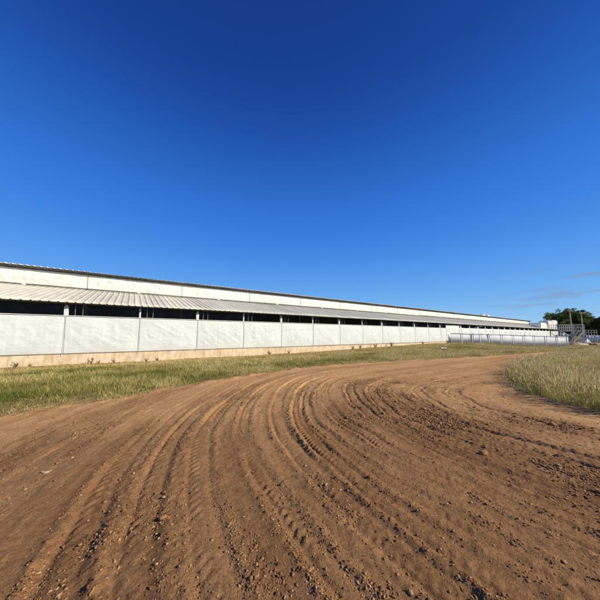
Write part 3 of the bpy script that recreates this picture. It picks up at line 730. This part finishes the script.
clodthing(171, 507, .028, 'dark brown earth lump beside the wheel rut at lower left', 4)
clodthing(476, 449, .055, 'large earth lump with a dark shadow right of the centre ruts', 6)
clodthing(545, 421, .055, 'earth lump on the right of the road near the tall grass', 9)

# ------------------------------------------------------------------ light, sky, camera
SUN_EL = R(30); sd = np.array([.66, -.75]); sd /= np.linalg.norm(sd)       # towards the sun, on the ground plane
sun = bpy.data.lights.new('sun', 'SUN'); sun.energy = 4.4; sun.angle = R(.53); sun.color = (1, .895, .74)
so_ = bpy.data.objects.new('sun', sun); COL.objects.link(so_)
from mathutils import Vector
dirv = Vector((-sd[0]*math.cos(SUN_EL), -sd[1]*math.cos(SUN_EL), -math.sin(SUN_EL)))
so_.rotation_euler = dirv.to_track_quat('-Z', 'Y').to_euler()
w = bpy.data.worlds.new('World'); scene.world = w; w.use_nodes = True; nt = w.node_tree
bg = nt.nodes['Background']; bg.inputs['Strength'].default_value = .105
sky = nt.nodes.new('ShaderNodeTexSky'); sky.sky_type = 'NISHITA'; sky.sun_disc = False; sky.sun_elevation = SUN_EL
sky.sun_rotation = math.atan2(sd[0], sd[1]); sky.altitude = 300; sky.air_density = 1.0; sky.dust_density = .1; sky.ozone_density = 3.5
L = nt.links.new
def cmix(mode, a, b):
    m = nt.nodes.new('ShaderNodeMix'); m.data_type = 'RGBA'; m.blend_type = mode; m.inputs[0].default_value = 1; L(a, m.inputs[6]); m.inputs[7].default_value = (*b, 1); return m.outputs[2]
hs0 = nt.nodes.new('ShaderNodeHueSaturation'); hs0.inputs['Saturation'].default_value = 1.25; L(sky.outputs[0], hs0.inputs['Color'])
KK = .105*2**.45
gm = nt.nodes.new('ShaderNodeGamma'); gm.inputs['Gamma'].default_value = 1.07; L(cmix('MULTIPLY', hs0.outputs[0], (.2,.2,.2)), gm.inputs['Color'])
sky1 = cmix('MULTIPLY', gm.outputs[0], (3.5*KK,3.85*KK,5.2*KK))
cv = nt.nodes.new('ShaderNodeRGBCurve'); L(sky1, cv.inputs['Color'])
for ci, pts in enumerate(([(.0,0),(.0123,.009),(.0194,.022),(.08,.095),(.223,.19),(1,.8)], [(.0,0),(.072,.052),(.105,.120),(.262,.315),(.34,.36),(.49,.465),(1,.85)], [(.0,0),(.283,.30),(.376,.46),(.55,.70),(.694,.80),(.93,.88),(1,.90)])):
    c_v = cv.mapping.curves[ci]
    while len(c_v.points) < len(pts): c_v.points.new(.5, .5)
    for p_, (a_, b_) in zip(c_v.points, pts): p_.location = (a_, b_)
cv.mapping.update()
tc = nt.nodes.new('ShaderNodeTexCoord'); sp_ = nt.nodes.new('ShaderNodeSeparateXYZ'); L(tc.outputs['Generated'], sp_.inputs[0])
rp = nt.nodes.new('ShaderNodeValToRGB'); L(sp_.outputs['Z'], rp.inputs['Fac']); rp.color_ramp.interpolation = 'B_SPLINE'
stops = [(0,(.36,.60,.86)),(.06,(.27,.54,.86)),(.13,(.165,.43,.86)),(.21,(.108,.345,.85)),(.30,(.062,.255,.79)),(.40,(.040,.20,.72)),(.51,(.026,.152,.60)),(.62,(.016,.096,.44)),(.74,(.0095,.052,.29)),(1,(.005,.028,.17))]
el = rp.color_ramp.elements
while len(el) < len(stops): el.new(.5)
for e_, (p_, c__) in zip(el, stops): e_.position = p_; e_.color = (*c__, 1)
mxs = nt.nodes.new('ShaderNodeMix'); mxs.data_type = 'RGBA'; mxs.inputs[0].default_value = .85; L(cv.outputs[0], mxs.inputs[6]); L(rp.outputs['Color'], mxs.inputs[7])
skyc = cmix('MULTIPLY', mxs.outputs[2], (1/KK,1/KK,1/KK))
# thin grey streaks of cloud low in the sky
def mth(op, a, b=0.0):
    m = nt.nodes.new('ShaderNodeMath'); m.operation = op
    for s_, v in zip(m.inputs, (a, b)):
        if isinstance(v, (int, float)): s_.default_value = v
        else: L(v, s_)
    return m.outputs[0]
mp = nt.nodes.new('ShaderNodeMapping'); mp.inputs['Scale'].default_value = (3.2, 3.2, 26); mp.inputs['Location'].default_value = (1.1, .35, .7); L(tc.outputs['Generated'], mp.inputs['Vector'])
nz = nt.nodes.new('ShaderNodeTexNoise'); nz.inputs['Scale'].default_value = 1.6; nz.inputs['Detail'].default_value = 6; nz.inputs['Roughness'].default_value = .55; L(mp.outputs[0], nz.inputs['Vector'])
mr = nt.nodes.new('ShaderNodeMapRange'); mr.inputs['From Min'].default_value = .53; mr.inputs['From Max'].default_value = .67; L(nz.outputs['Fac'], mr.inputs['Value'])
def band(v, lo, a, b, hi):
    m1 = nt.nodes.new('ShaderNodeMapRange'); m1.interpolation_type = 'SMOOTHSTEP'; m1.inputs['From Min'].default_value = lo; m1.inputs['From Max'].default_value = a; L(v, m1.inputs['Value'])
    m2 = nt.nodes.new('ShaderNodeMapRange'); m2.interpolation_type = 'SMOOTHSTEP'; m2.inputs['From Min'].default_value = b; m2.inputs['From Max'].default_value = hi; m2.inputs['To Min'].default_value = 1; m2.inputs['To Max'].default_value = 0; L(v, m2.inputs['Value'])
    return mth('MULTIPLY', m1.outputs[0], m2.outputs[0])
fz = band(sp_.outputs['Z'], .03, .09, .15, .20)
fxx = band(sp_.outputs['X'], .93, .985, 1.2, 1.3)
fac = mth('MULTIPLY', mth('MULTIPLY', mr.outputs[0], fz), mth('MULTIPLY', fxx, .75))
mx = nt.nodes.new('ShaderNodeMix'); mx.data_type = 'RGBA'; L(fac, mx.inputs[0]); L(skyc, mx.inputs[6]); mx.inputs[7].default_value = (1.7, 2.1, 3.1, 1)
L(mx.outputs[2], bg.inputs['Color'])

cam = bpy.data.cameras.new('camera'); cam.sensor_width = 36; cam.lens = F/600*36; cam.shift_y = .025; cam.clip_end = 6000; cam.clip_start = .05
co = bpy.data.objects.new('camera', cam); COL.objects.link(co); co.location = (0, 0, EYE)
pit = math.atan(20/F); f_ = Vector((CT*math.cos(pit), ST*math.cos(pit), math.sin(pit)))
co.rotation_euler = f_.to_track_quat('-Z', 'Y').to_euler(); scene.camera = co
vs = scene.view_settings; scene.display_settings.display_device = 'sRGB'; vs.view_transform = 'Standard'; vs.look = 'None'; vs.exposure = 0.45; vs.gamma = 1; vs.use_curve_mapping = False
